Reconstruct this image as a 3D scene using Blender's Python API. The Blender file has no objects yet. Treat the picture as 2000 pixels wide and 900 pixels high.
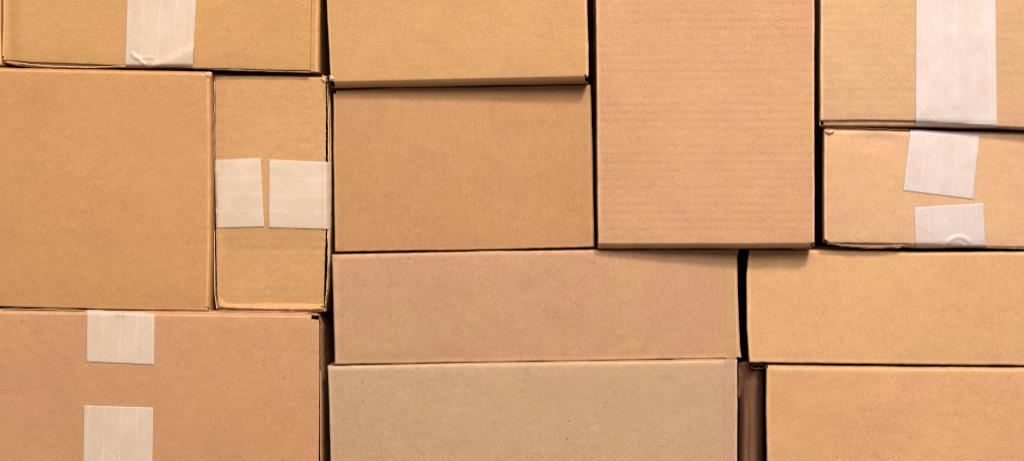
import bpy, math, random
from mathutils import Vector, noise
from mathutils.bvhtree import BVHTree

# ------------------------------------------------------------------ camera, light, exposure
scene = bpy.context.scene
S = 0.0005            # metres per photo pixel on the front plane of the stack
D = 1.6               # camera distance from that plane
ZC = 0.40             # camera height above the floor
cam_data = bpy.data.cameras.new("camera")
cam = bpy.data.objects.new("camera", cam_data)
scene.collection.objects.link(cam)
cam.location = (0, -D, ZC)
cam.rotation_euler = (math.pi / 2, 0, 0)
cam_data.sensor_width = 36
cam_data.lens = 36 * D / (2000 * S)
cam_data.clip_start = 0.05
cam_data.clip_end = 50
scene.camera = cam

world = bpy.data.worlds.new("World")
scene.world = world
world.use_nodes = True
bg = world.node_tree.nodes["Background"]
bg.inputs[0].default_value = (1.0, 0.86, 0.74, 1)
bg.inputs[1].default_value = 0.40

def area_lamp(name, loc, target, size, power, col):
    l = bpy.data.lights.new(name, 'AREA')
    l.shape = 'DISK'; l.size = size; l.energy = power; l.color = col
    o = bpy.data.objects.new(name, l)
    scene.collection.objects.link(o)
    o.location = loc
    o.rotation_euler = (Vector(target) - Vector(loc)).to_track_quat('-Z', 'Y').to_euler()
    return o
area_lamp("key_lamp", (1.05, -2.85, ZC + 2.7), (0.05, 0, ZC), 0.50, 128, (1.0, 0.88, 0.77))
area_lamp("softbox", (0.35, -2.5, ZC + 1.6), (0.05, 0, ZC), 1.9, 112, (1.0, 0.88, 0.77))

scene.view_settings.view_transform = 'Standard'
scene.view_settings.look = 'None'
scene.view_settings.exposure = 0.0
scene.view_settings.gamma = 1.0
scene.cycles.max_bounces = 5
scene.cycles.pixel_filter_type = 'BLACKMAN_HARRIS'
scene.cycles.filter_width = 1.1

# ------------------------------------------------------------------ small helpers
rnd = random.Random(7)
def n3(x, y, z=0.0): return noise.noise(Vector((x, y, z)))

def W(px, py, y):
    """a point on the view ray of photo pixel (px,py) at world depth y (metres behind the front plane)"""
    k = S * (D + y) / D
    return Vector(((px - 1000) * k, y, ZC + (450 - py) * k))

def make_obj(name, verts, faces, mat, parent=None, uvs=None, smooth=True, sharp=None, attr=None):
    me = bpy.data.meshes.new(name)
    me.from_pydata([tuple(v) for v in verts], [], faces)
    if uvs is not None:
        lay = me.uv_layers.new(name="UVMap")
        for lp in me.loops:
            lay.data[lp.index].uv = uvs[lp.vertex_index]
    if attr is not None:
        a = me.attributes.new("wear_highlight", 'FLOAT', 'POINT')
        a.data.foreach_set("value", attr)
    me.polygons.foreach_set("use_smooth", [smooth] * len(me.polygons))
    me.update()
    if sharp: me.set_sharp_from_angle(angle=math.radians(sharp))
    me.materials.append(mat)
    o = bpy.data.objects.new(name, me)
    scene.collection.objects.link(o)
    if parent is not None:
        o.parent = parent
        o.matrix_parent_inverse = parent.matrix_basis.inverted()
    return o

# ------------------------------------------------------------------ materials
def nt_new(name):
    m = bpy.data.materials.new(name); m.use_nodes = True
    nt = m.node_tree; nt.nodes.clear()
    out = nt.nodes.new("ShaderNodeOutputMaterial")
    bs = nt.nodes.new("ShaderNodeBsdfPrincipled")
    nt.links.new(bs.outputs[0], out.inputs[0])
    return m, nt, bs

class NB:
    def __init__(s, nt): s.nt = nt
    def link(s, a, b): s.nt.links.new(a, b)
    def math(s, op, a, b=None, c=None, clamp=False):
        n = s.nt.nodes.new("ShaderNodeMath"); n.operation = op; n.use_clamp = clamp
        for i, x in enumerate((a, b, c)):
            if x is None: continue
            if isinstance(x, (int, float)): n.inputs[i].default_value = x
            else: s.link(x, n.inputs[i])
        return n.outputs[0]
    def mapping(s, vec, scale, loc=(0, 0, 0), rot=(0, 0, 0)):
        n = s.nt.nodes.new("ShaderNodeMapping")
        n.inputs['Scale'].default_value = scale; n.inputs['Location'].default_value = loc
        n.inputs['Rotation'].default_value = rot
        s.link(vec, n.inputs['Vector']); return n.outputs[0]
    def noise(s, vec, scale, detail=2, rough=0.5):
        n = s.nt.nodes.new("ShaderNodeTexNoise")
        n.inputs['Scale'].default_value = scale; n.inputs['Detail'].default_value = detail
        n.inputs['Roughness'].default_value = rough
        s.link(vec, n.inputs['Vector']); return n.outputs['Fac']
    def rng(s, x, a, b, c, d, smooth=False):
        n = s.nt.nodes.new("ShaderNodeMapRange")
        if smooth: n.interpolation_type = 'SMOOTHSTEP'
        s.link(x, n.inputs[0])
        for i, v in enumerate((a, b, c, d)): n.inputs[i + 1].default_value = v
        return n.outputs[0]
    def mix(s, fac, a, b, mode='MIX'):
        n = s.nt.nodes.new("ShaderNodeMix"); n.data_type = 'RGBA'; n.blend_type = mode
        for sock, x in ((n.inputs[0], fac), (n.inputs[6], a), (n.inputs[7], b)):
            if isinstance(x, (int, float)): sock.default_value = x
            elif isinstance(x, tuple): sock.default_value = (*x[:3], 1)
            else: s.link(x, sock)
        return n.outputs[2]
    def sep(s, v):
        n = s.nt.nodes.new("ShaderNodeSeparateXYZ"); s.link(v, n.inputs[0]); return n.outputs

def kraft(name, base, seed, flute=None, fstr=1.0, specks=0.5, pink=0.5, mottle=1.0, vert=False):
    """corrugated kraft board: fibres, cloudy pulp, specks, washboard of the fluting"""
    m, nt, bs = nt_new(name); N = NB(nt)
    tc = nt.nodes.new("ShaderNodeTexCoord")
    v = N.mapping(tc.outputs['Object'], (1, 1, 1), (seed * 3.17, seed * 1.31, seed * 2.23))
    fs = (1.0, 1.0, 1.3) if not vert else (1.15, 1.0, 1.0)
    fib = N.noise(N.mapping(v, fs), 520, 3, 0.7)          # short fibres
    fib2 = N.noise(N.mapping(v, (fs[0] * 0.6, 1, fs[2])), 120, 3, 0.6)
    cloud = N.noise(v, 42, 3, 0.6)
    big = N.noise(v, 7, 2, 0.5)
    hue = N.noise(N.mapping(v, (1, 1, 1), (5, 5, 5)), 16, 3, 0.6)
    f = N.rng(fib, 0.25, 0.75, -0.205, 0.205)
    f = N.math('ADD', f, N.rng(fib2, 0.25, 0.75, -0.055, 0.055))
    f = N.math('ADD', f, N.rng(cloud, 0.3, 0.7, -0.022 * mottle, 0.022 * mottle))
    f = N.math('ADD', f, N.rng(big, 0.3, 0.7, -0.04, 0.04))
    height = N.math('MULTIPLY', fib2, 0.35)
    if flute:
        co = N.sep(v)
        ax = co[2] if flute == 'h' else co[0]
        wob = N.math('MULTIPLY', N.noise(N.mapping(v, (6, 1, 20) if flute == 'h' else (20, 1, 6)), 1.0, 2, 0.5), 0.0005)
        ph = N.math('MULTIPLY', N.math('ADD', ax, wob), 2 * math.pi / 0.0081)
        w = N.math('SINE', ph)
        w = N.rng(w, -1, 0.3, 1, 0, True)
        brk = N.noise(N.mapping(v, (7, 1, 45) if flute == 'h' else (45, 1, 7)), 1.0, 2, 0.5)
        amt = N.math('MULTIPLY', w, N.rng(brk, 0.35, 0.65, 0.5, 0.95))
        f = N.math('SUBTRACT', f, N.math('MULTIPLY', amt, 0.06 * fstr))
        height = N.math('SUBTRACT', height, N.math('MULTIPLY', amt, 0.5 * fstr))
    col = N.mix(N.rng(hue, 0.35, 0.65, 0, pink), base, (base[0] * 0.985, base[1] * 0.925, base[2] * 1.12))
    f1 = N.math('ADD', f, 1.0)
    g = nt.nodes.new("ShaderNodeCombineColor")
    for i, k in enumerate((0.85, 1.0, 1.2)):
        N.link(N.math('POWER', f1, k), g.inputs[i])
    col = N.mix(1.0, col, g.outputs[0], 'MULTIPLY')
    # pale long fibres
    lf = N.noise(N.mapping(v, (1, 1, 4) if not vert else (4, 1, 1), (9, 2, 1), (0, 0.25, 0)), 210, 1, 0.5)
    col = N.mix(N.rng(lf, 0.70, 0.80, 0, 0.45), col, (base[0] * 1.22, base[1] * 1.27, base[2] * 1.33))
    # sparse dark specks
    vo = nt.nodes.new("ShaderNodeTexVoronoi"); vo.inputs['Scale'].default_value = 55
    vo.inputs['Randomness'].default_value = 1.0
    vo.voronoi_dimensions = '2D'
    cv = nt.nodes.new("ShaderNodeCombineXYZ"); sv = N.sep(v)
    N.link(sv[0], cv.inputs[0]); N.link(sv[2], cv.inputs[1]); N.link(cv.outputs[0], vo.inputs['Vector'])
    sc = N.sep(vo.outputs['Color'])
    rad = N.math('MULTIPLY', N.math('GREATER_THAN', sc[0], 1 - 0.17 * specks - 0.0001), N.rng(sc[1], 0.0, 1.0, 0.016, 0.052))
    sp = N.math('LESS_THAN', vo.outputs['Distance'], rad)
    col = N.mix(N.math('MULTIPLY', sp, 0.6), col, (0.10, 0.045, 0.02))
    # small dark flecks of the pulp
    fl = N.noise(N.mapping(v, (1, 1, 1.8), (1, 7, 3)), 260, 1, 0.5)
    col = N.mix(N.rng(fl, 0.24, 0.32, 0.16, 0), col, (base[0] * 0.5, base[1] * 0.40, base[2] * 0.32))
    # rubbed folds, paled further to imitate light caught on the rims
    at = nt.nodes.new("ShaderNodeAttribute"); at.attribute_name = "wear_highlight"
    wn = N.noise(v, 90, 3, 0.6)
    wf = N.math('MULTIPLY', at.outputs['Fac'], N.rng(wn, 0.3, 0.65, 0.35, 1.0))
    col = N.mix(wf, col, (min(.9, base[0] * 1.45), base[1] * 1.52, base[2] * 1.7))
    N.link(col, bs.inputs['Base Color'])
    bs.inputs['Roughness'].default_value = 0.8
    bs.inputs['Specular IOR Level'].default_value = 0.25
    b = nt.nodes.new("ShaderNodeBump"); b.inputs['Strength'].default_value = 0.5
    b.inputs['Distance'].default_value = 0.00035
    N.link(height, b.inputs['Height']); N.link(b.outputs[0], bs.inputs['Normal'])
    return m

def tape_mat(name, base, strand=0.25, seed=0.0):
    """reinforced gummed paper tape: glass strands lengthwise and in diamonds, blotchy glue"""
    m, nt, bs = nt_new(name); N = NB(nt)
    tc = nt.nodes.new("ShaderNodeTexCoord")
    uv = N.sep(tc.outputs['UV'])
    v = N.mapping(tc.outputs['UV'], (1, 1, 1), (seed, seed * 1.7, 0))
    wob = N.math('MULTIPLY', N.math('SUBTRACT', N.noise(v, 12, 2, 0.5), 0.5), 0.004)
    def lines(x, pitch, width, off=0.0):
        t = N.math('FRACT', N.math('ADD', N.math('DIVIDE', N.math('ADD', x, wob), pitch), off))
        d = N.math('ABSOLUTE', N.math('SUBTRACT', t, 0.5))
        return N.rng(d, 0.0, width / pitch, 1.0, 0.0, True)
    l1 = lines(uv[0], 0.0158, 0.0010, 0.23)
    d1 = N.math('ADD', uv[0], uv[1]); d2 = N.math('SUBTRACT', uv[1], uv[0])
    a = lines(d1, 0.050, 0.0018, seed); b_ = lines(d2, 0.050, 0.0018, seed * 0.7)
    a = N.math('MULTIPLY', a, N.rng(N.noise(v, 25, 1, .5), 0.35, 0.65, 0.1, 0.8))
    b_ = N.math('MULTIPLY', b_, N.rng(N.noise(N.mapping(v, (1, 1, 1), (3, 3, 3)), 25, 1, .5), 0.35, 0.65, 0.1, 0.8))
    l1 = N.math('MULTIPLY', l1, N.rng(N.noise(N.mapping(v, (1, 1, 1), (7, 3, 3)), 35, 1, .5), 0.3, 0.6, 0.3, 1.0))
    s_ = N.math('MAXIMUM', l1, N.math('MAXIMUM', a, b_))
    blot = N.noise(N.mapping(v, (1, 0.5, 1)), 55, 4, 0.6)
    fine = N.noise(v, 420, 3, 0.6)
    col = N.mix(N.rng(blot, 0.3, 0.7, 0.0, 1.0), (base[0] * 1.03, base[1] * 1.03, base[2] * 1.03),
                (base[0] * 0.95, base[1] * 0.885, base[2] * 0.80))
    col = N.mix(N.rng(fine, 0.35, 0.7, 0.0, 0.30), col, (base[0] * 0.8, base[1] * 0.72, base[2] * 0.62))
    col = N.mix(N.math('MULTIPLY', s_, strand), col, (0.95, 0.86, 0.74))
    N.link(col, bs.inputs['Base Color'])
    bs.inputs['Roughness'].default_value = 0.42
    bs.inputs['Specular IOR Level'].default_value = 0.35
    b = nt.nodes.new("ShaderNodeBump"); b.inputs['Strength'].default_value = 0.3
    b.inputs['Distance'].default_value = 0.0003
    h = N.math('ADD', N.math('MULTIPLY', s_, 0.25), N.math('MULTIPLY', blot, 2.2))
    N.link(h, b.inputs['Height']); N.link(b.outputs[0], bs.inputs['Normal'])
    return m

def plain(name, col, rough=0.9):
    m, nt, bs = nt_new(name); N = NB(nt)
    tc = nt.nodes.new("ShaderNodeTexCoord")
    n = N.noise(tc.outputs['Object'], 30, 4, 0.6)
    N.link(N.mix(n, tuple(c * 0.8 for c in col), tuple(c * 1.2 for c in col)), bs.inputs['Base Color'])
    bs.inputs['Roughness'].default_value = rough
    return m

# ------------------------------------------------------------------ the setting
m_floor = plain("dark_concrete", (0.06, 0.055, 0.05))
m_back = plain("dark_gap_backdrop", (0.02, 0.018, 0.016))
def slab(name, x0, x1, y0, y1, z0, z1, mat):
    vs = [(x, y, z) for z in (z0, z1) for y in (y0, y1) for x in (x0, x1)]
    fs = [(0, 2, 3, 1), (4, 5, 7, 6), (0, 1, 5, 4), (2, 6, 7, 3), (0, 4, 6, 2), (1, 3, 7, 5)]
    o = make_obj(name, vs, fs, mat, smooth=False); o['kind'] = 'structure'; return o
slab("floor", -3, 3, -3, 0.60, -0.1, 0.0, m_floor)
slab("wall", -3, 3, 0.40, 0.55, 0.004, 2.4, m_back)  # unseen backdrop, added dark to keep the gaps black

# ------------------------------------------------------------------ carton builder
def poly(pts, key):
    ks = [p[key] for p in pts]
    def f(t):
        q = ks[0] + t * (ks[-1] - ks[0])
        for i in range(len(pts) - 1):
            if q <= ks[i + 1] or i == len(pts) - 2:
                s = (q - ks[i]) / (ks[i + 1] - ks[i])
                return (pts[i][0] + s * (pts[i + 1][0] - pts[i][0]), pts[i][1] + s * (pts[i + 1][1] - pts[i][1]))
    return f

def coons(T, R, B, L):
    fT, fB, fL, fR = poly(T, 0), poly(B, 0), poly(L, 1), poly(R, 1)
    c00, c10, c01, c11 = fT(0), fT(1), fB(0), fB(1)
    def P(u, v):
        t, b, l, r = fT(u), fB(u), fL(v), fR(v)
        return tuple((1 - v) * t[k] + v * b[k] + (1 - u) * l[k] + u * r[k]
                     - ((1 - u) * (1 - v) * c00[k] + u * (1 - v) * c10[k] + (1 - u) * v * c01[k] + u * v * c11[k])
                     for k in (0, 1))
    return P

# fold profiles: (distance from the outer edge in photo px, depth in mm)
def fold(r=4.0, d=None):
    d = (r * 0.5 * 1.1) if d is None else d
    return [(r * (1 - math.sin(a)), d * (1 - math.cos(a))) for a in [math.pi / 2 * i / 6 for i in range(6, -1, -1)]]
def slant(w, d):          # crease, then a face running back at an angle
    return [(0, d), (w * 0.30, d * 0.66), (w * 0.62, d * 0.33), (w * 0.86, d * 0.10), (w * 0.95, d * 0.025), (w * 1.08, 0)]
CUT = [(0, 0.35), (0.7, 0.08), (1.6, 0)]

def interp(prof, x):
    if x >= prof[-1][0]: return 0.0
    for i in range(len(prof) - 1):
        if x <= prof[i + 1][0]:
            s = (x - prof[i][0]) / max(1e-9, prof[i + 1][0] - prof[i][0])
            return prof[i][1] + s * (prof[i + 1][1] - prof[i][1])
    return 0.0

def axis_lines(a, b, lo, hi, prof_a, prof_b, fine, step):
    """parameters 0..1 along an axis whose ends sit at pixel a and b"""
    Lg = b - a
    xs = set()
    for d, _ in prof_a: xs.add(round(a + d, 3))
    for d, _ in prof_b: xs.add(round(b - d, 3))
    start, end = a + prof_a[-1][0], b - prof_b[-1][0]
    x = start
    while x < end - step * 0.5:
        st = step if lo - 10 < x < hi + 10 else 40
        if x < lo - 10: st = min(40, max(step, lo - 10 - x))
        x += st
        if x < end - step * 0.4: xs.add(round(x, 3))
    for f0, f1 in fine:
        x = f0
        while x <= f1:
            if start < x < end: xs.add(round(x, 3))
            x += 1.5
    out = sorted(xs)
    # drop near-duplicates
    res = [out[0]]
    for q in out[1:]:
        if q - res[-1] > 0.12: res.append(q)
    res[-1] = b
    return [(q - a) / Lg for q in res]

def inside(pg, x, y):
    c = False
    for i in range(len(pg)):
        x1, y1 = pg[i]; x2, y2 = pg[i - 1]
        if (y1 > y) != (y2 > y) and x < (x2 - x1) * (y - y1) / (y2 - y1) + x1: c = not c
    return c

def shell(name, edges, prof, Y, mat, parent, seed, back, relief=None, holes=(), bow=0.8, wob=0.5,
          step=6, wear_highlight=1.0, closed=True, rag=None, taper=0.0, dome=0.8, rub_highlight=None):
    """front sheet with rounded/creased rim, run straight back to depth `back` (m).
    edges T,R,B,L in photo px; prof T,R,B,L; Y = depth mm at TL,TR,BR,BL"""
    T, R, B, L = edges; pT, pR, pB, pL = prof
    P = coons(T, R, B, L)
    fx = [(min(p[0] for p in h) - 3, max(p[0] for p in h) + 3) for h in holes]
    fy = [(min(p[1] for p in h) - 3, max(p[1] for p in h) + 3) for h in holes]
    us = axis_lines((T[0][0] + B[0][0]) / 2, (T[-1][0] + B[-1][0]) / 2, 0, 2000, pL, pR, fx, step)
    vs = axis_lines((L[0][1] + R[0][1]) / 2, (L[-1][1] + R[-1][1]) / 2, 0, 900, pT, pB, fy, step)
    nu, nv = len(us), len(vs)
    wpx = (T[-1][0] + B[-1][0] - T[0][0] - B[0][0]) / 2
    hpx = (L[-1][1] + R[-1][1] - L[0][1] - R[0][1]) / 2
    verts, att, pix = [], [], []
    for v in vs:
        for u in us:
            x, y = P(u, v)
            dl, dr, dt, db = u * wpx, (1 - u) * wpx, v * hpx, (1 - v) * hpx
            # edge wobble, fading inward
            for dist, ax, s in ((dl, 0, 1), (dr, 0, 2), (dt, 1, 3), (db, 1, 4)):
                if dist < 25:
                    q = (y if ax == 0 else x)
                    am = wob * (1 - dist / 25)
                    if rag and rag[s - 1]: am2 = rag[s - 1] * max(0, 1 - dist / 4)
                    else: am2 = 0
                    k = am * (1.6 * n3(q * 0.012, seed * 3 + s, 1) + 0.9 * n3(q * 0.06, seed * 3 + s, 2))
                    k += am2 * (n3(q * 0.25, seed * 3 + s, 3) + 0.6 * n3(q * 0.7, seed + s, 4))
                    if ax == 0: x += k
                    else: y += k
            dd = [interp(pT, dt), interp(pR, dr), interp(pB, db), interp(pL, dl)]
            dep = math.sqrt((max(dd[0], dd[2])) ** 2 + (max(dd[1], dd[3])) ** 2)
            y0 = (1 - u) * (1 - v) * Y[0] + u * (1 - v) * Y[1] + u * v * Y[2] + (1 - u) * v * Y[3]
            edge = min(1, min(dl, dr, dt, db) / 30)
            y0 -= bow * math.sin(math.pi * u) * math.sin(math.pi * v)
            y0 += edge * (0.55 * n3(x * 0.012, y * 0.012, seed) + 0.16 * n3(x * 0.045, y * 0.045, seed + 9))
            y0 += (1 - edge) * 0.35 * n3(x * 0.06, y * 0.06, seed + 4)
            y0 += dome * (math.exp(-dt / 14) + 1.25 * math.exp(-db / 15) + 0.8 * math.exp(-dl / 12) + 0.7 * math.exp(-dr / 12))
            if relief: y0 += relief(x, y)
            verts.append(W(x, y, (y0 + dep) * 0.001)); pix.append((x, y))
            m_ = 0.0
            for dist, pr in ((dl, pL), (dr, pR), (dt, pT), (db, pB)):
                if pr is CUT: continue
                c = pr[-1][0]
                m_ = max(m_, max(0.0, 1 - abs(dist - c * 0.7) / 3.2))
            att.append(max(m_ * wear_highlight, rub_highlight(x, y) if rub_highlight else 0.0))  # pale mask: rubbed folds plus painted-in rim highlight
    faces = []
    for j in range(nv - 1):
        for i in range(nu - 1):
            a = j * nu + i
            cx = (pix[a][0] + pix[a + nu + 1][0]) / 2; cy = (pix[a][1] + pix[a + nu + 1][1]) / 2
            if any(inside(h, cx, cy) for h in holes): continue
            faces.append((a, a + nu, a + nu + 1, a + 1))
    loop = [i for i in range(nu)] + [j * nu + nu - 1 for j in range(1, nv)] \
        + [(nv - 1) * nu + i for i in range(nu - 2, -1, -1)] + [j * nu for j in range(nv - 2, 0, -1)]
    prev = loop
    y_end = back
    steps = [0.0015, 0.02, 0.06, 0.14, 1.0] if back > 0.05 else [0.5, 1.0]
    for si, st in enumerate(steps):
        cur = []
        for q, i in enumerate(loop):
            p = verts[i]
            yy = p.y + (y_end - p.y) * st if back <= 0.05 else (p.y + st if st < 1 else y_end)
            nx = 0.0006 * n3(p.x * 20, yy * 20, p.z * 20 + seed) if back > 0.05 and st < 1 and si > 0 else 0
            tx = taper * (yy - p.y) if pix[i][0] < (T[0][0] + T[-1][0]) / 2 and back > 0.05 else 0
            verts.append(Vector((p.x + nx + tx, yy, p.z + nx))); att.append(0.0)
            cur.append(len(verts) - 1)
        for q in range(len(loop)):
            r = (q + 1) % len(loop)
            faces.append((prev[q], prev[r], cur[r], cur[q]))
        prev = cur
    if closed: faces.append(tuple(prev))
    return make_obj(name, verts, faces, mat, parent, sharp=38, attr=att)

def root(name, cx, cy, label, y=0.0, group='cardboard boxes stacked in a wall', cat='cardboard box'):
    o = bpy.data.objects.new(name, None)
    scene.collection.objects.link(o)
    o.empty_display_size = 0.05
    o.location = W(cx, cy, y)
    o['label'] = label; o['category'] = cat
    if group: o['group'] = group
    return o

def surface_of(objs):
    vs, fs = [], []
    for o in objs:
        k = len(vs)
        vs += [v.co.copy() for v in o.data.vertices]
        fs += [tuple(i + k for i in p.vertices) for p in o.data.polygons]
    return BVHTree.FromPolygons(vs, fs)

def ridge(p, a, b, w):
    """height of a crease from a to b at p (px)"""
    ax, ay = a; bx, by = b
    L2 = (bx - ax) ** 2 + (by - ay) ** 2
    t = max(0, min(1, ((p[0] - ax) * (bx - ax) + (p[1] - ay) * (by - ay)) / L2))
    d = math.hypot(p[0] - ax - t * (bx - ax), p[1] - ay - t * (by - ay))
    return math.exp(-(d / w) ** 2)

def tape(box, objs, quad, mat, Y0, along='v', wrap=None, bump=None, name='tape_strip', lift=0.35, nn=44, maxd=9, uvo=(0, 0), label=None):
    """paper tape pressed onto a box: quad TL,TR,BR,BL in px, follows the board beneath it"""
    bvh = surface_of(objs)
    camp = Vector((0, -D, ZC))
    w = (math.dist(quad[0], quad[1]) + math.dist(quad[3], quad[2])) / 2
    h = (math.dist(quad[0], quad[3]) + math.dist(quad[1], quad[2])) / 2
    nu = max(8, int(w / 2.6)); nv = max(8, int(h / 2.6))
    pts, dep = [], []
    for j in range(nv + 1):
        for i in range(nu + 1):
            u, v = i / nu, j / nv
            x = (1 - u) * (1 - v) * quad[0][0] + u * (1 - v) * quad[1][0] + u * v * quad[2][0] + (1 - u) * v * quad[3][0]
            y = (1 - u) * (1 - v) * quad[0][1] + u * (1 - v) * quad[1][1] + u * v * quad[2][1] + (1 - u) * v * quad[3][1]
            if i in (0, nu): x += 0.5 * n3(y * 0.05, x * .01, 4)
            if j in (0, nv): y += 0.5 * n3(x * 0.05, y * .01, 5)
            dirv = (W(x, y, 0) - camp).normalized()
            hit = bvh.ray_cast(camp, dirv)[0]
            d = hit.y * 1000 if hit is not None else 99
            pts.append((x, y)); dep.append(min(d, Y0 + maxd))
    hitd = dep[:]
    def at(a, i, j): return a[max(0, min(nv, j)) * (nu + 1) + max(0, min(nu, i))]
    for _ in range(2):
        dep = [min(at(dep, i + a, j + b) for a in (-1, 0, 1) for b in (-1, 0, 1)) for j in range(nv + 1) for i in range(nu + 1)]
    for _ in range(4):
        dep = [(at(dep, i - 1, j) + at(dep, i + 1, j) + at(dep, i, j - 1) + at(dep, i, j + 1) + 2 * at(dep, i, j)) / 6
               for j in range(nv + 1) for i in range(nu + 1)]
    # let the wrapped end bend back over the edge
    verts, uvs = [], []
    for j in range(nv + 1):
        for i in range(nu + 1):
            k = j * (nu + 1) + i
            x, y = pts[k]
            d = min(dep[k], hitd[k]) - lift
            if wrap:
                dist = {'b': (nv - j) * 2.6, 't': j * 2.6, 'l': i * 2.6, 'r': (nu - i) * 2.6}[wrap[0]]
                rr = wrap[1]
                if dist < rr: d += wrap[2] * (1 - dist / rr) ** 1.7
            if bump: d -= bump(x, y)
            d -= 0.10 * n3(x * 0.05, y * 0.05, 77)
            if hitd[k] < Y0 + maxd and lift > 0.1: d = min(d, hitd[k] - 0.22)
            verts.append(W(x, y, d * 0.001))
            uu, vv = (i / nu * w * S, j / nv * h * S)
            uvs.append((uu + uvo[0], vv + uvo[1]) if along == 'v' else (vv + uvo[0], uu + uvo[1]))
    faces = [(j * (nu + 1) + i, (j + 1) * (nu + 1) + i, (j + 1) * (nu + 1) + i + 1, j * (nu + 1) + i + 1)
             for j in range(nv) for i in range(nu)]
    if wrap:  # the tape goes on along the side of the box
        line = {'b': [nv * (nu + 1) + i for i in range(nu + 1)], 't': [i for i in range(nu + 1)],
                'l': [j * (nu + 1) for j in range(nv + 1)], 'r': [j * (nu + 1) + nu for j in range(nv + 1)]}[wrap[0]]
        prev = line
        for st in (0.004, 0.02, 0.05):
            cur = []
            for i in line:
                p = verts[i]; verts.append(Vector((p.x, p.y + st, p.z)))
                a, b = uvs[i]; uvs.append((a, b + st)); cur.append(len(verts) - 1)
            for q in range(len(line) - 1):
                f = (prev[q], cur[q], cur[q + 1], prev[q + 1])
                if wrap[0] in 'tr': f = f[::-1]
                faces.append(f)
            prev = cur
    o = make_obj(name, verts, faces, mat, box, uvs=uvs)
    if name != 'joint_strip':
        md = o.modifiers.new("thickness", 'SOLIDIFY'); md.thickness = 0.0002; md.offset = -1
    if label: o['label'] = label
    return o

def ribbon(pts, Y, w, mat, parent, seed=0, amp=0.8, name='board_edge', yw=2.0, depth=2.5):
    """raw edge of a liner sheet seen between panels: a thin ragged strip, standing on its own depth"""
    xs, segs = [], 0
    P = []
    for i in range(len(pts) - 1):
        a, b = pts[i], pts[i + 1]
        n = max(2, int(math.dist(a, b) / 2.2))
        for k in range(n + (1 if i == len(pts) - 2 else 0)):
            t = k / n; P.append((a[0] + t * (b[0] - a[0]), a[1] + t * (b[1] - a[1])))
    verts, faces = [], []
    for i, (x, y) in enumerate(P):
        a = P[max(0, i - 1)]; b = P[min(len(P) - 1, i + 1)]
        tx, ty = b[0] - a[0], b[1] - a[1]; l = math.hypot(tx, ty) or 1
        nx, ny = -ty / l, tx / l
        q = i * 2.2
        c = amp * (n3(q * 0.05, seed, 0) + 0.6 * n3(q * 0.25, seed, 3))
        ww = w * (0.75 + 0.9 * abs(n3(q * 0.12, seed, 6)))
        yy = Y + yw * n3(q * 0.03, seed, 8)
        for s, dy in ((-.5, 0.15), (0, 0), (.5, 0.15), (.5, depth), (-.5, depth)):
            verts.append(W(x + nx * (c + s * ww), y + ny * (c + s * ww), (yy + dy) * 0.001))
        if i:
            for k in range(5):
                p, r = (i - 1) * 5, i * 5
                faces.append((p + k, r + k, r + (k + 1) % 5, p + (k + 1) % 5))
    return make_obj(name, verts, faces, mat, parent, smooth=False)

def crumple(px, py, w, h, Y, mat, parent, seed, name='torn_corner', amp=2.2):
    """torn and crushed bit of board at a corner"""
    n = 9; verts, faces, att = [], [], []
    for j in range(n):
        for i in range(n):
            u, v = i / (n - 1) - .5, j / (n - 1) - .5
            r = 1 - 0.35 * max(0, math.hypot(u, v) * 2 - 0.8)
            x = px + w * u * r + w * 0.22 * n3(u * 5, v * 5, seed)
            y = py + h * v * r + h * 0.22 * n3(u * 5, v * 5, seed + 5)
            d = Y - amp * (0.8 * n3(u * 3.5, v * 3.5, seed + 2) + 0.6 * n3(u * 9, v * 9, seed + 3)) + 5.5 * (u * u + v * v) * 2
            verts.append(W(x, y, d * 0.001)); att.append(0.6)
    for j in range(n - 1):
        for i in range(n - 1):
            a = j * n + i; faces.append((a, a + n, a + n + 1, a + 1))
    o = make_obj(name, verts, faces, mat, parent, smooth=False, attr=att)
    md = o.modifiers.new("thickness", 'SOLIDIFY'); md.thickness = 0.0006; md.offset = -1
    return o

def bump_at(x, y, cx, cy, rx, ry):
    return math.exp(-((x - cx) / rx) ** 2 - ((y - cy) / ry) ** 2)
def sstep(x, a, b):
    t = max(0, min(1, (x - a) / (b - a))); return t * t * (3 - 2 * t)

# base colours of the boards (linear)
C_A = (0.397, 0.228, 0.087); C_B = (0.390, 0.230, 0.098); C_C = (0.402, 0.235, 0.125)
C_D = (0.418, 0.267, 0.143); C_E = (0.449, 0.284, 0.160); C_F = (0.385, 0.207, 0.084)
C_G = (0.392, 0.230, 0.098); C_H = (0.343, 0.189, 0.084); C_J = (0.350, 0.207, 0.110)
C_K = (0.383, 0.209, 0.105); C_L = (0.414, 0.250, 0.122); C_M = (0.356, 0.238, 0.140)
C_O = (0.441, 0.256, 0.122)
TAPE_L = tape_mat("paper_tape_warm", (0.490, 0.411, 0.352), 0.12, 0.3)
TAPE_R = tape_mat("paper_tape_pale", (0.472, 0.429, 0.442), 0.10, 0.8)
RAW = kraft("raw_board_edge", (0.52, 0.33, 0.18), 60, specks=0)
BK = 0.30   # boxes are 30 cm deep

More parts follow.
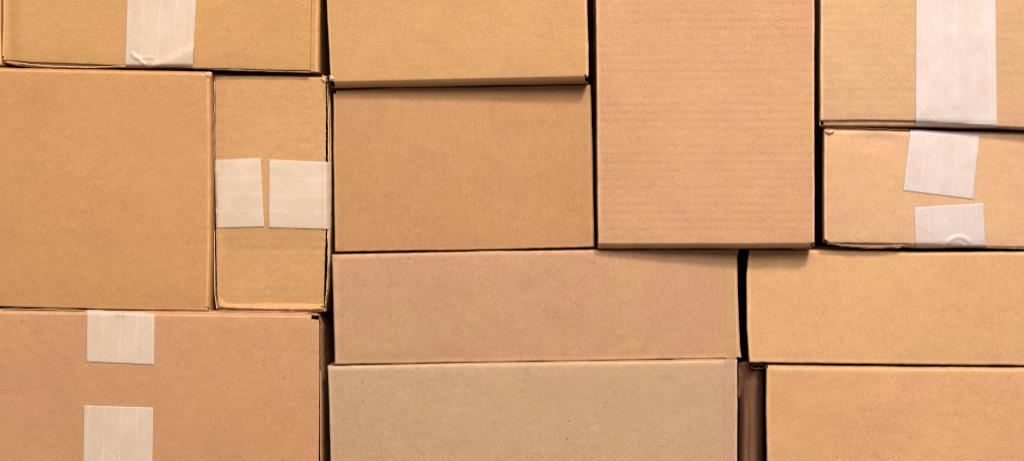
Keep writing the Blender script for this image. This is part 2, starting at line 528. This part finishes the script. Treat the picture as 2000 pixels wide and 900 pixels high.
# ------------------------------------------------------------------ A: top left
b = root("cardboard_box", 305, 130, "tan cardboard box with one wrinkled vertical paper tape strip, above the large square box")
mA = kraft("kraft_a", C_A, 1, 'h', 0.2, specks=0.1, pink=0.5)
def relA(x, y):
    return 3.0 * (1 - sstep(x, 14, 44)) * sstep(x, 4, 14) + 0.35 * bump_at(x, y, 18, 40, 5, 200)
body = shell("body", ([(5, -260), (640, -260)], [(640, -260), (626, 0), (624, 142)],
      [(6, 122), (30, 128), (70, 133), (150, 134.5), (245, 133), (378, 133), (480, 138), (624, 143)], [(5, -260), (5, 122)]),
      (fold(4), fold(9, 5), fold(3), fold(3)), (10, 8, 8, 8), mA, b, 1, BK, wob=0.4,
      holes=([(605, -262), (611.5, -262), (610.5, 60), (608.5, 139), (604, 139)],))
flap = shell("flap", ([(4.5, -259), (620, -259)], [(620, -259), (608, 0), (606, 138)],
      [(5, 117), (60, 121.5), (245, 128), (378, 133), (500, 136), (606, 138)], [(4.5, -259), (6, 0), (4, 117)]),
      (fold(4), CUT, CUT, fold(4)), (4, 3, 3, 4), mA, b, 2, 0.0075, relief=relA, wob=0.5, closed=False,
      holes=([(2, 110), (8, 110), (8, 119), (2, 119)],), rag=(0, 0.2, 0.5, 0))
ribbon([(14, 121), (60, 127), (120, 131), (180, 132), (245, 129.5)], 5, 2.2, RAW, flap, 3, 0.9)
ribbon([(378, 134), (450, 137), (560, 140.5), (606, 141.5)], 6, 1.6, RAW, flap, 4, 0.5)
crumple(9, 116, 5, 7, 5, RAW, b, 5)
def wrA(x, y):
    h = 1.3 * ridge((x, y), (290, 132), (258, 106), 3.0) + 0.7 * ridge((x, y), (260, 114), (298, 113), 2.5)
    # facet below the long crease
    t = (y - 127) - (x - 292) * (88 - 127) / (374 - 292)
    h += 4.6 * sstep(t, -3, 9) * (1 - 0.55 * sstep(t, 9, 45)) * sstep(x, 282, 300)
    return h
tape(b, [body, flap], [(250, -60), (386.5, -60), (376, 131.5), (244, 130.5)], TAPE_L, 3, 'v', ('b', 6, 4), wrA, uvo=(0.004, 0.01))

# ------------------------------------------------------------------ sliver at the far left
b = root("cardboard_box", -60, 128, "thin sliver of a tan cardboard box at the upper left edge, mostly cut off")
shell("body", ([(-160, -260), (1, -260)], [(1, -260), (2, 0), (3, 128)], [(-160, 128), (3, 128)], [(-160, -260), (-160, 128)]),
      (fold(4), fold(3), fold(4), fold(4)), (2, 2, 2, 2), mA, b, 30, BK)

# ------------------------------------------------------------------ B: top middle
b = root("cardboard_box", 895, 170, "golden plain cardboard box at the top centre with its shaded underside showing")
mB = kraft("kraft_b", C_B, 3, 'h', 0.18, specks=0.05, pink=0.35)
body = shell("body", ([(634, -230), (1144, -230)], [(1144, -230), (1147, 0), (1149.5, 90), (1150, 160)],
      [(645, 169), (655, 171), (900, 166), (1150, 161)], [(634, -230), (637.5, 0), (644, 120), (646, 169)]),
      (fold(5), fold(5.5, 2.5), slant(12, 6.5), fold(3)), (-5, -12, -12, -5), mB, b, 3, BK, bow=1.2,
      holes=([(1141, 146), (1152, 146), (1152, 163), (1145, 163)], [(640, 156), (652, 158), (655, 173), (640, 173)]))
crumple(648, 153, 11, 12, -6.5, RAW, b, 11, amp=1.6); crumple(1146, 143, 7, 16, -12.5, RAW, b, 12)

# ------------------------------------------------------------------ C: big tall one
b = root("cardboard_box", 1378, 485, "large tall pinkish cardboard box with clear horizontal ribbing, plain, right of centre")
mC = kraft("kraft_c", C_C, 4, 'h', 0.95, specks=0.04, pink=0.55)
shell("body", ([(1160, -420), (1592, -420)], [(1592, -420), (1590.5, 0), (1590.5, 300), (1591, 484)],
      [(1168, 485), (1380, 485), (1500, 484.5), (1591, 484)], [(1160, -420), (1163.5, 0), (1166, 250), (1168, 485)]),
      (fold(5), fold(3), slant(10.5, 6.5), fold(3)), (-2, -10, -13, -2), mC, b, 4, BK, taper=0.02, bow=1.0,
      holes=([(1583, 474), (1594, 472), (1594, 488), (1587, 488)],))
crumple(1588, 477, 6, 8, -7, RAW, b, 13)

# ------------------------------------------------------------------ D: top right
b = root("cardboard_box", 1800, 250, "light tan cardboard box in the top right corner with one wide vertical tape strip")
mD = kraft("kraft_d", C_D, 5, 'h', 0.7, specks=0.08, pink=0.6)
body = shell("body", ([(1603, -300), (2240, -300)], [(2240, -300), (2240, 256)],
      [(1600, 247), (1700, 247.5), (1790, 248), (1948, 250.5), (2000, 253.5), (2240, 257)], [(1603, -300), (1601, 0), (1600, 247)]),
      (fold(4), fold(4), fold(6, 4), fold(3)), (-1, -5, -6, -1), mD, b, 5, BK, holes=([(1602.5, 236), (1608, 236), (1608, 244), (1603, 244)],), taper=0.3)
flap = shell("flap", ([(1603, -299), (2240, -299)], [(2240, -299), (2240, 250)],
      [(1601.5, 235), (1690, 234.5), (1788, 236), (1830, 240), (1948, 248), (2000, 250), (2240, 252)], [(1603, -299), (1602, 0), (1601.5, 235)]),
      (fold(4), fold(4), CUT, fold(3)), (-5, -9, -10, -5), mD, b, 6, 0.004, closed=False, rag=(0, 0, 0.8, 0))
ribbon([(1604, 236.5), (1650, 235.5), (1788, 237)], -1.5, 1.2, RAW, flap, 6, 0.4)

def wrD(x, y): return 0.6 * ridge((x, y), (1868, -40), (1868, 205), 9) + 0.3 * ridge((x, y), (1882, -60), (1884, 240), 5)
tape(b, [body, flap], [(1789, -60), (1944, -60), (1948, 249.5), (1788, 246.5)], TAPE_R, -6, 'v', ('b', 14, 6), wrD, uvo=(0.011, 0.03), maxd=7)

# ------------------------------------------------------------------ E: right, with two crooked tapes
b = root("cardboard_box", 1800, 483, "light cardboard box at the right with two short crooked pale tape pieces almost meeting")
mE = kraft("kraft_e", C_E, 6, None, specks=0.08, pink=0.6)
body = shell("body", ([(1610, 251), (1700, 252), (1800, 255), (2000, 259), (2240, 261)], [(2240, 261), (2240, 486)],
      [(1608, 473), (1640, 479), (1700, 483.5), (1760, 482.5), (1800, 484.5), (1900, 484), (2000, 486), (2240, 487)], [(1610, 251), (1608, 473)]),
      (fold(3), fold(4), fold(3), fold(3)), (7, 17, 14, 7), mE, b, 7, BK, holes=([(1609, 465), (1620, 465), (1622, 477), (1612, 474)],), taper=0.45)
def relE(x, y): return 2.5 * bump_at(x, y, 1712, 272, 42, 22) * sstep(y, 255, 268) + 0.9 * bump_at(x, y, 1625, 262, 22, 14) - 0.6 * bump_at(x, y, 1900, 320, 90, 60)
flap = shell("flap", ([(1609, 254), (1775, 257.5), (1913, 261), (2000, 262), (2240, 264)], [(2240, 264), (2240, 483)],
      [(1609, 471), (1620, 473.5), (1700, 474), (1786, 476), (1925, 481), (2000, 482.5), (2240, 484)], [(1609, 254), (1608, 360), (1609, 471)]),
      (fold(3.5, 1.8), fold(4), CUT, fold(5)), (1, 12, 9, 1), mE, b, 8, 0.0105, relief=relE, closed=False,
      holes=([(1603, 464), (1617, 470), (1622, 478), (1605, 478)],), rag=(0, 0, 0.5, 0))
ribbon([(1612, 251), (1660, 250), (1720, 252), (1776, 254)], 7, 2.4, RAW, flap, 7, 1.0)
ribbon([(1615, 475), (1650, 478.5), (1700, 481), (1740, 479.5), (1786, 477.5)], 4.5, 1.8, RAW, flap, 8, 0.7)
ribbon([(1640, 480), (1700, 484), (1760, 482.5)], 6, 1.4, RAW, flap, 9, 0.6)
ribbon([(1927, 483), (2000, 485)], 6.5, 1.2, RAW, flap, 10, 0.5)
crumple(1620, 257.5, 20, 9, -0.6, RAW, b, 15)
tape(b, [body, flap], [(1778, 252), (1913.5, 262), (1901, 389.5), (1764, 372.5)], TAPE_R, 7, 'v', ('t', 5, 3), None, uvo=(0.003, 0.0))
def wrE(x, y):
    r = math.hypot((x - 1873) / 25.0, (y - 487) / 24.0)
    h = 1.3 * math.exp(-((r - 1) / 0.17) ** 2) if y < 485 else 0
    r2 = math.hypot((x - 1872) / 14.0, (y - 487) / 13.0)
    h += 0.7 * math.exp(-((r2 - 1) / 0.25) ** 2)
    h += 0.15 * ridge((x, y), (1795, 440), (1840, 466), 3)
    return h
tape(b, [body, flap], [(1785, 405), (1921, 397), (1925, 481), (1788, 483.5)], TAPE_R, 7, 'v', ('b', 11, 5), wrE, uvo=(0.006, 0.02))

# ------------------------------------------------------------------ F: large square, left
b = root("cardboard_box", 200, 605, "large plain square cardboard box at the left edge, beside the narrow upright box")
mF = kraft("kraft_f", C_F, 7, 'h', 0.18, specks=0.06, pink=0.3)
body = shell("body", ([(-110, 130), (0, 132.5), (200, 137), (413, 140.5)], [(413, 140.5), (414.5, 300), (414, 500), (411, 607)],
      [(-110, 594), (0, 598), (200, 603), (411, 607)], [(-110, 130), (-110, 594)]),
      (fold(7, 4), fold(10, 6), fold(3), fold(4)), (0, 0, 0, 0), mF, b, 9, BK, bow=1.6, wear_highlight=1.0,
      holes=([(402, 138), (417, 138), (417, 146), (405, 146)], [(402, 599), (406, 597), (409, 603), (404, 606)]))
crumple(406, 147, 14, 13, -0.8, RAW, b, 16, amp=1.6)
crumple(403, 603, 6, 9, 0.5, RAW, b, 17)
ribbon([(0, 597.5), (40, 599), (100, 601), (150, 603)], 3, 1.2, RAW, body, 21, 0.6)

# ------------------------------------------------------------------ G: narrow upright
b = root("cardboard_box", 530, 607, "narrow upright cardboard box with two tape pieces side by side and torn edges")
mG = kraft("kraft_g", C_G, 8, 'h', 0.6, specks=0.05, pink=0.4)
body = shell("body", ([(419, 150), (500, 149), (635, 152), (641, 156)], [(641, 156), (646, 200), (648, 320), (647, 450), (644, 560), (637, 608)],
      [(423, 603), (520, 606.5), (625, 609), (637, 608)], [(419, 150), (418, 300), (418, 450), (420, 560), (423, 603)]),
      (fold(3), fold(6, 4), fold(3), fold(3)), (19, 17, 12, 14), mG, b, 10, BK,
      holes=([(634, 163), (640.5, 163), (641, 440), (639, 600), (632, 600)], [(422, 160), (418.8, 160), (418.8, 450), (423, 585), (428, 585)]))
def relG(x, y):
    k = sstep(x, 425, 445)
    return 7.5 * k * sstep(y, 380, 583) * (1 - max(0, min(1, (y - 583) / 19))) + 0.6 * (1 - sstep(x, 422, 445))
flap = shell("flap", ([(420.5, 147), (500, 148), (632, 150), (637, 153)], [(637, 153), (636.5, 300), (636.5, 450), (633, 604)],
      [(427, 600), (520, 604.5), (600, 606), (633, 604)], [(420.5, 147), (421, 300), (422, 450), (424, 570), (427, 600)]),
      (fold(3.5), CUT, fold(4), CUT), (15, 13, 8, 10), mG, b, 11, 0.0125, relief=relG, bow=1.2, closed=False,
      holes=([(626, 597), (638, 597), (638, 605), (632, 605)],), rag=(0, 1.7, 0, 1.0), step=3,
      rub_highlight=lambda x, y: 0.55 * sstep(y, 580, 586) * sstep(x, 424, 434))  # worn bottom fold, paled extra in place of the light it catches
ribbon([(639, 165), (641.5, 230), (641, 310)], 13, 1.6, RAW, flap, 11, 1.2)
ribbon([(640.5, 450), (641, 510), (638, 570), (636, 598)], 13, 2.0, RAW, flap, 12, 1.3)
ribbon([(643, 190), (645, 250), (645, 312)], 14, 1.2, RAW, flap, 13, 0.5)
ribbon([(418.5, 160), (418, 230), (418, 312)], 12, 1.5, RAW, flap, 14, 0.8)
ribbon([(419, 450), (418.5, 520), (419.5, 570), (423, 602)], 12, 1.8, RAW, flap, 15, 0.8)
crumple(633, 155, 15, 14, 11.5, RAW, b, 18, amp=1.4)
tape(b, [body, flap], [(417, 313), (509, 308.5), (516, 443), (423, 445.5)], TAPE_L, 12, 'h', ('l', 5, 3), None, uvo=(0.002, 0.0))
def wrG(x, y): return 0.7 * ridge((x, y), (633, 320), (633, 446), 3)
tape(b, [body, flap], [(525, 311.5), (646.5, 317), (646.5, 448), (525, 444.5)], TAPE_L, 12, 'h', ('r', 10, 3.5), wrG, uvo=(0.002, 0.05), maxd=7)

# ------------------------------------------------------------------ H: centre
b = root("cardboard_box", 905, 490, "medium brown plain cardboard box in the middle, lying on the long flat rosy box")
mH = kraft("kraft_h", C_H, 9, 'v', 0.35, specks=0.15, pink=0.5, vert=True)
shell("body", ([(651, 177), (760, 172.5), (900, 171), (1154, 166)], [(1154, 166), (1158, 300), (1161, 482)],
      [(654, 491.5), (800, 489), (950, 487.5), (1161, 482)], [(651, 177), (651.5, 300), (654, 491.5)]),
      (fold(3), fold(4), fold(3), fold(3.5)), (12, 17, 12, 7), mH, b, 12, BK, bow=0.8,
      holes=([(649, 174), (656, 174), (656, 183), (649, 183)],))

# ------------------------------------------------------------------ J: long flat box
b = root("cardboard_box", 1045, 708, "long flat rosy brown cardboard box with a darker vertical strip near its right end")
mJ = kraft("kraft_j", C_J, 10, 'v', 0.2, specks=0.7, pink=0.8, vert=True)
def relJ(x, y):
    return -1.1 * (1 - sstep(x, 655, 664)) + 0.9 * bump_at(x, y, 1290, 492, 26, 16) - 0.8 * bump_at(x, y, 1418, 520, 14, 60)
body = shell("body", ([(648, 497), (900, 491.5), (1166, 487.5), (1300, 487), (1444, 486)],
      [(1444, 486), (1440, 500), (1441, 560), (1443, 630), (1446, 680), (1449, 698)],
      [(654, 711), (900, 707), (1200, 702.5), (1449, 698)], [(648, 497), (650, 560), (652, 640), (654, 711)]),
      (fold(4), fold(6, 2.5), fold(3), fold(5)), (-4, 20, 9, -3), mJ, b, 13, BK, bow=1.0, relief=relJ, rub_highlight=lambda x, y: 0.35 * bump_at(x, y, 657, 600, 4, 400))
mS = kraft("glued_joint_strip", (C_J[0] * 0.95, C_J[1] * 1.02, C_J[2] * 0.93), 11, None, specks=0.3, pink=0.1)
tape(b, [body], [(1414, 487.5), (1434, 487), (1438, 699), (1419, 699.5)], mS, 19, 'v', None, None, name='joint_strip', lift=0.04)

# ------------------------------------------------------------------ K: lower left
b = root("cardboard_box", 300, 1000, "brown cardboard box in the lower left corner, two short tapes one above the other")
mK = kraft("kraft_k", C_K, 12, 'h', 0.12, specks=0.7, pink=0.4)
body = shell("body", ([(-140, 598), (0, 602.5), (160, 605), (420, 607.5), (600, 609.5), (622, 613)], [(622, 613), (628, 640), (630, 900), (632, 1250)],
      [(-140, 1250), (632, 1250)], [(-140, 598), (-140, 1250)]),
      (fold(3), fold(8, 5), fold(3), fold(4)), (3, 1, 1, 3), mK, b, 14, BK,
      holes=([(606, 614), (626, 614), (625.6, 640), (625, 1240), (621, 1240), (621, 626), (606, 624)],))
flap = shell("flap", ([(-139, 600), (0, 605), (160, 607.5), (400, 611), (612, 613.5), (623, 615)], [(623, 615), (623.5, 700), (622.5, 900), (623, 1249)],
      [(-139, 1249), (623, 1249)], [(-139, 600), (-139, 1249)]),
      (fold(7, 4), CUT, fold(4), fold(4)), (-4, -4, -4, -4), mK, b, 15, 0.0005, bow=1.2, closed=False,
      holes=([(608, 615.5), (625, 615.5), (625, 622), (620, 624), (608, 622.5)],), rag=(0, 0.4, 0, 0))
crumple(611, 626, 9, 5, -4.5, RAW, b, 19, amp=1.0)
ribbon([(425, 606), (520, 607), (600, 609), (616, 612)], 1.0, 1.4, RAW, body, 17, 0.4)
ribbon([(5, 602.5), (60, 603.5), (110, 604), (165, 606)], 1.0, 1.6, RAW, body, 18, 0.8)
def wrK(x, y): return 0.9 * ridge((x, y), (228, 613), (242, 615), 2.2) + 0.5 * ridge((x, y), (242, 615), (262, 610), 2)
tape(b, [body, flap], [(170, 604.5), (302, 609.5), (301, 712), (169, 706)], TAPE_L, -4, 'v', ('t', 7, 4), wrK, uvo=(0.004, 0.027), name='tape_strip')
tape(b, [body, flap], [(163.5, 791), (299, 795), (297, 960), (161, 960)], TAPE_L, -4, 'v', None, None, uvo=(0.0, 0.045))

# ------------------------------------------------------------------ L: right middle
b = root("cardboard_box", 1750, 712, "wide plain golden cardboard box at the right, below the box with crooked tapes")
mL = kraft("kraft_l", C_L, 13, 'v', 0.35, specks=0.12, pink=0.35, vert=True)
def relL(x, y): return 0.8 * (bump_at(x, y, 1585, 492, 14, 12) - bump_at(x, y, 1612, 500, 12, 22)) + 0.4 * bump_at(x, y, 1700, 500, 50, 14)
shell("body", ([(1462, 487.5), (1600, 487.5), (1700, 489), (1790, 492), (2000, 491), (2240, 492)], [(2240, 492), (2240, 716)],
      [(1463, 707), (1700, 710), (2000, 713), (2240, 716)], [(1462, 487.5), (1457.5, 540), (1458, 640), (1463, 707)]),
      (fold(6, 3), fold(4), fold(4), fold(5, 3)), (20, 2, -1, 5), mL, b, 16, BK, taper=0.45, bow=1.0, relief=relL,
      holes=([(1453, 484), (1463, 484), (1463, 497), (1453, 497)],))

# ------------------------------------------------------------------ M: bottom middle
b = root("cardboard_box", 1040, 1100, "greyish beige cardboard box at the bottom centre, plain, under the long rosy box")
mM = kraft("kraft_m", C_M, 14, None, specks=1.0, pink=0.35)
def relM(x, y): return -0.5 * sstep(x, 1412, 1420) * (1 - 0.0 * y)
shell("body", ([(640, 714), (900, 708.5), (1200, 704.5), (1440, 701)], [(1440, 701), (1440, 800), (1440, 900), (1440, 1250)],
      [(650, 1250), (1440, 1250)], [(640, 714), (643, 800), (645, 900), (650, 1250)]),
      (fold(6, 3.5), fold(4), fold(3), fold(4)), (-4, -6, -4, -4), mM, b, 17, BK, bow=1.4, relief=relM)
mS2 = kraft("glued_joint_band", (C_M[0] * 1.04, C_M[1] * 0.985, C_M[2] * 1.05), 22, None, specks=0.3, pink=0.8)
mb = [o for o in b.children]
tape(b, mb, [(1416, 703.5), (1436, 703), (1436, 960), (1414, 960)], mS2, -5, 'v', None, None, name='joint_strip', lift=0.04)
crumple(645, 717, 7, 8, -3.5, RAW, b, 20, amp=1.0)

# ------------------------------------------------------------------ N: crumpled kraft wrapper, standing recessed between two boxes
b = root("paper_roll", 1467, 1100, "dark brown crumpled paper roll squeezed upright between two bottom boxes",
         y=0.03, group=None, cat='paper roll')
mN = kraft("kraft_wrapper", (0.125, 0.060, 0.028), 15, None, specks=0.4, pink=0.6, vert=True)
verts, faces, att = [], [], []
rows = [704 + 2.2 * i for i in range(40)] + [792 + 8 * i for i in range(15)] + [920, 1000, 1100, 1250]
nseg = 56
def sect(yp, th):
    t = sstep(yp, 706, 742)
    cx = 1481 * (1 - t) + 1467 * t; rx = 13.5 * (1 - t) + 24.5 * t
    ry = 12 * (1 - t) + 22 * t
    c, s = math.cos(th), math.sin(th)
    cxs = abs(c) ** 0.95 * (1 if c > 0 else -1)
    x = cx + rx * cxs
    d = 46 + ry * 0 - ry * s
    d += 2.2 * n3(cxs * 2.2, yp * 0.008, 3) + 1.0 * n3(cxs * 5, yp * 0.02, 8) + 0.5 * n3(cxs * 9, yp * 0.06, 12)
    d += 3.0 * math.exp(-((x - 1461) / 5.5) ** 2) * (0.4 + 0.6 * t) * (1 if s > 0 else 0)
    yy = yp + (2.5 - 4.5 * s) * (1 - sstep(yp, 704, 716))
    return W(x, yy, d * 0.001)
for yp in rows:
    for k in range(nseg):
        verts.append(sect(yp, 2 * math.pi * k / nseg)); att.append(1.0 if yp < 707 else 0.0)
for j in range(len(rows) - 1):
    for k in range(nseg):
        a = j * nseg + k; c = j * nseg + (k + 1) % nseg
        faces.append((a, c, c + nseg, a + nseg))
o = make_obj("wrapper", verts, faces, mN, b, attr=att)
md = o.modifiers.new("thickness", 'SOLIDIFY'); md.thickness = 0.0009; md.offset = -1
# rolled lip round the pinched opening
vr, fr, ar = [], [], []
NR, NQ = 40, 8
for i in range(NR):
    a = 2 * math.pi * i / NR
    cx, cy = 1481 + 12.5 * math.cos(a), 715 + 4.6 * math.sin(a) + 1.2 * math.cos(2 * a)
    base = W(cx, cy, 0.027 + 0.004 * math.sin(-a) + 0.001 * n3(i * 0.4, 2))
    nrm = Vector((math.cos(a), 0, -0.6 * math.sin(a))).normalized()
    for q in range(NQ):
        t = 2 * math.pi * q / NQ
        vr.append(base + nrm * (0.0007 * math.cos(t)) + Vector((0, -1, 0)) * (0.0012 * math.sin(t))); ar.append(1.0)
for i in range(NR):
    for q in range(NQ):
        fr.append((i * NQ + q, ((i + 1) % NR) * NQ + q, ((i + 1) % NR) * NQ + (q + 1) % NQ, i * NQ + (q + 1) % NQ))
make_obj("rolled_lip", vr, fr, kraft("kraft_lip", (0.30, 0.17, 0.09), 23, None, specks=0), b, attr=ar)
# inner sheet of the roll, and the pinched left shoulder
verts, faces, att = [], [], []
for j in range(16):
    for i in range(10):
        u, v = i / 9, j / 15
        x = 1442 + 28 * u; y = 709 + 70 * v - 4 * math.sin(u * math.pi)
        d = 24 + 5 * (1 - v) + 3 * u * u - 2.5 * math.sin(u * 3.1) * (1 - v) + 1.8 * n3(u * 3, v * 5, 4) + 10 * v * v
        verts.append(W(x, y, d * 0.001)); att.append(0.3 if j == 0 else 0)
for j in range(15):
    for i in range(9):
        a = j * 10 + i; faces.append((a, a + 10, a + 11, a + 1))
o = make_obj("folded_layer", verts, faces, mN, b, attr=att)
md = o.modifiers.new("thickness", 'SOLIDIFY'); md.thickness = 0.0009; md.offset = -1

# ------------------------------------------------------------------ O: bottom right
b = root("cardboard_box", 1800, 1100, "plain orange-tan cardboard box in the bottom right corner, right of the dark paper roll")
mO = kraft("kraft_o", C_O, 16, None, specks=0.25, pink=0.8, mottle=1.5)
shell("body", ([(1496, 713), (1600, 714.5), (1750, 716.5), (2000, 717.5), (2240, 719)], [(2240, 719), (2240, 1250)],
      [(1497, 1250), (2240, 1250)], [(1496, 713), (1495.5, 800), (1497, 900), (1497, 1250)]),
      (fold(7, 4), fold(4), fold(4), fold(5.5)), (-2, -4, -4, -2), mO, b, 18, BK, taper=0.45, bow=1.2,
      holes=([(1492, 711), (1500, 711), (1500, 718), (1492, 718)],))
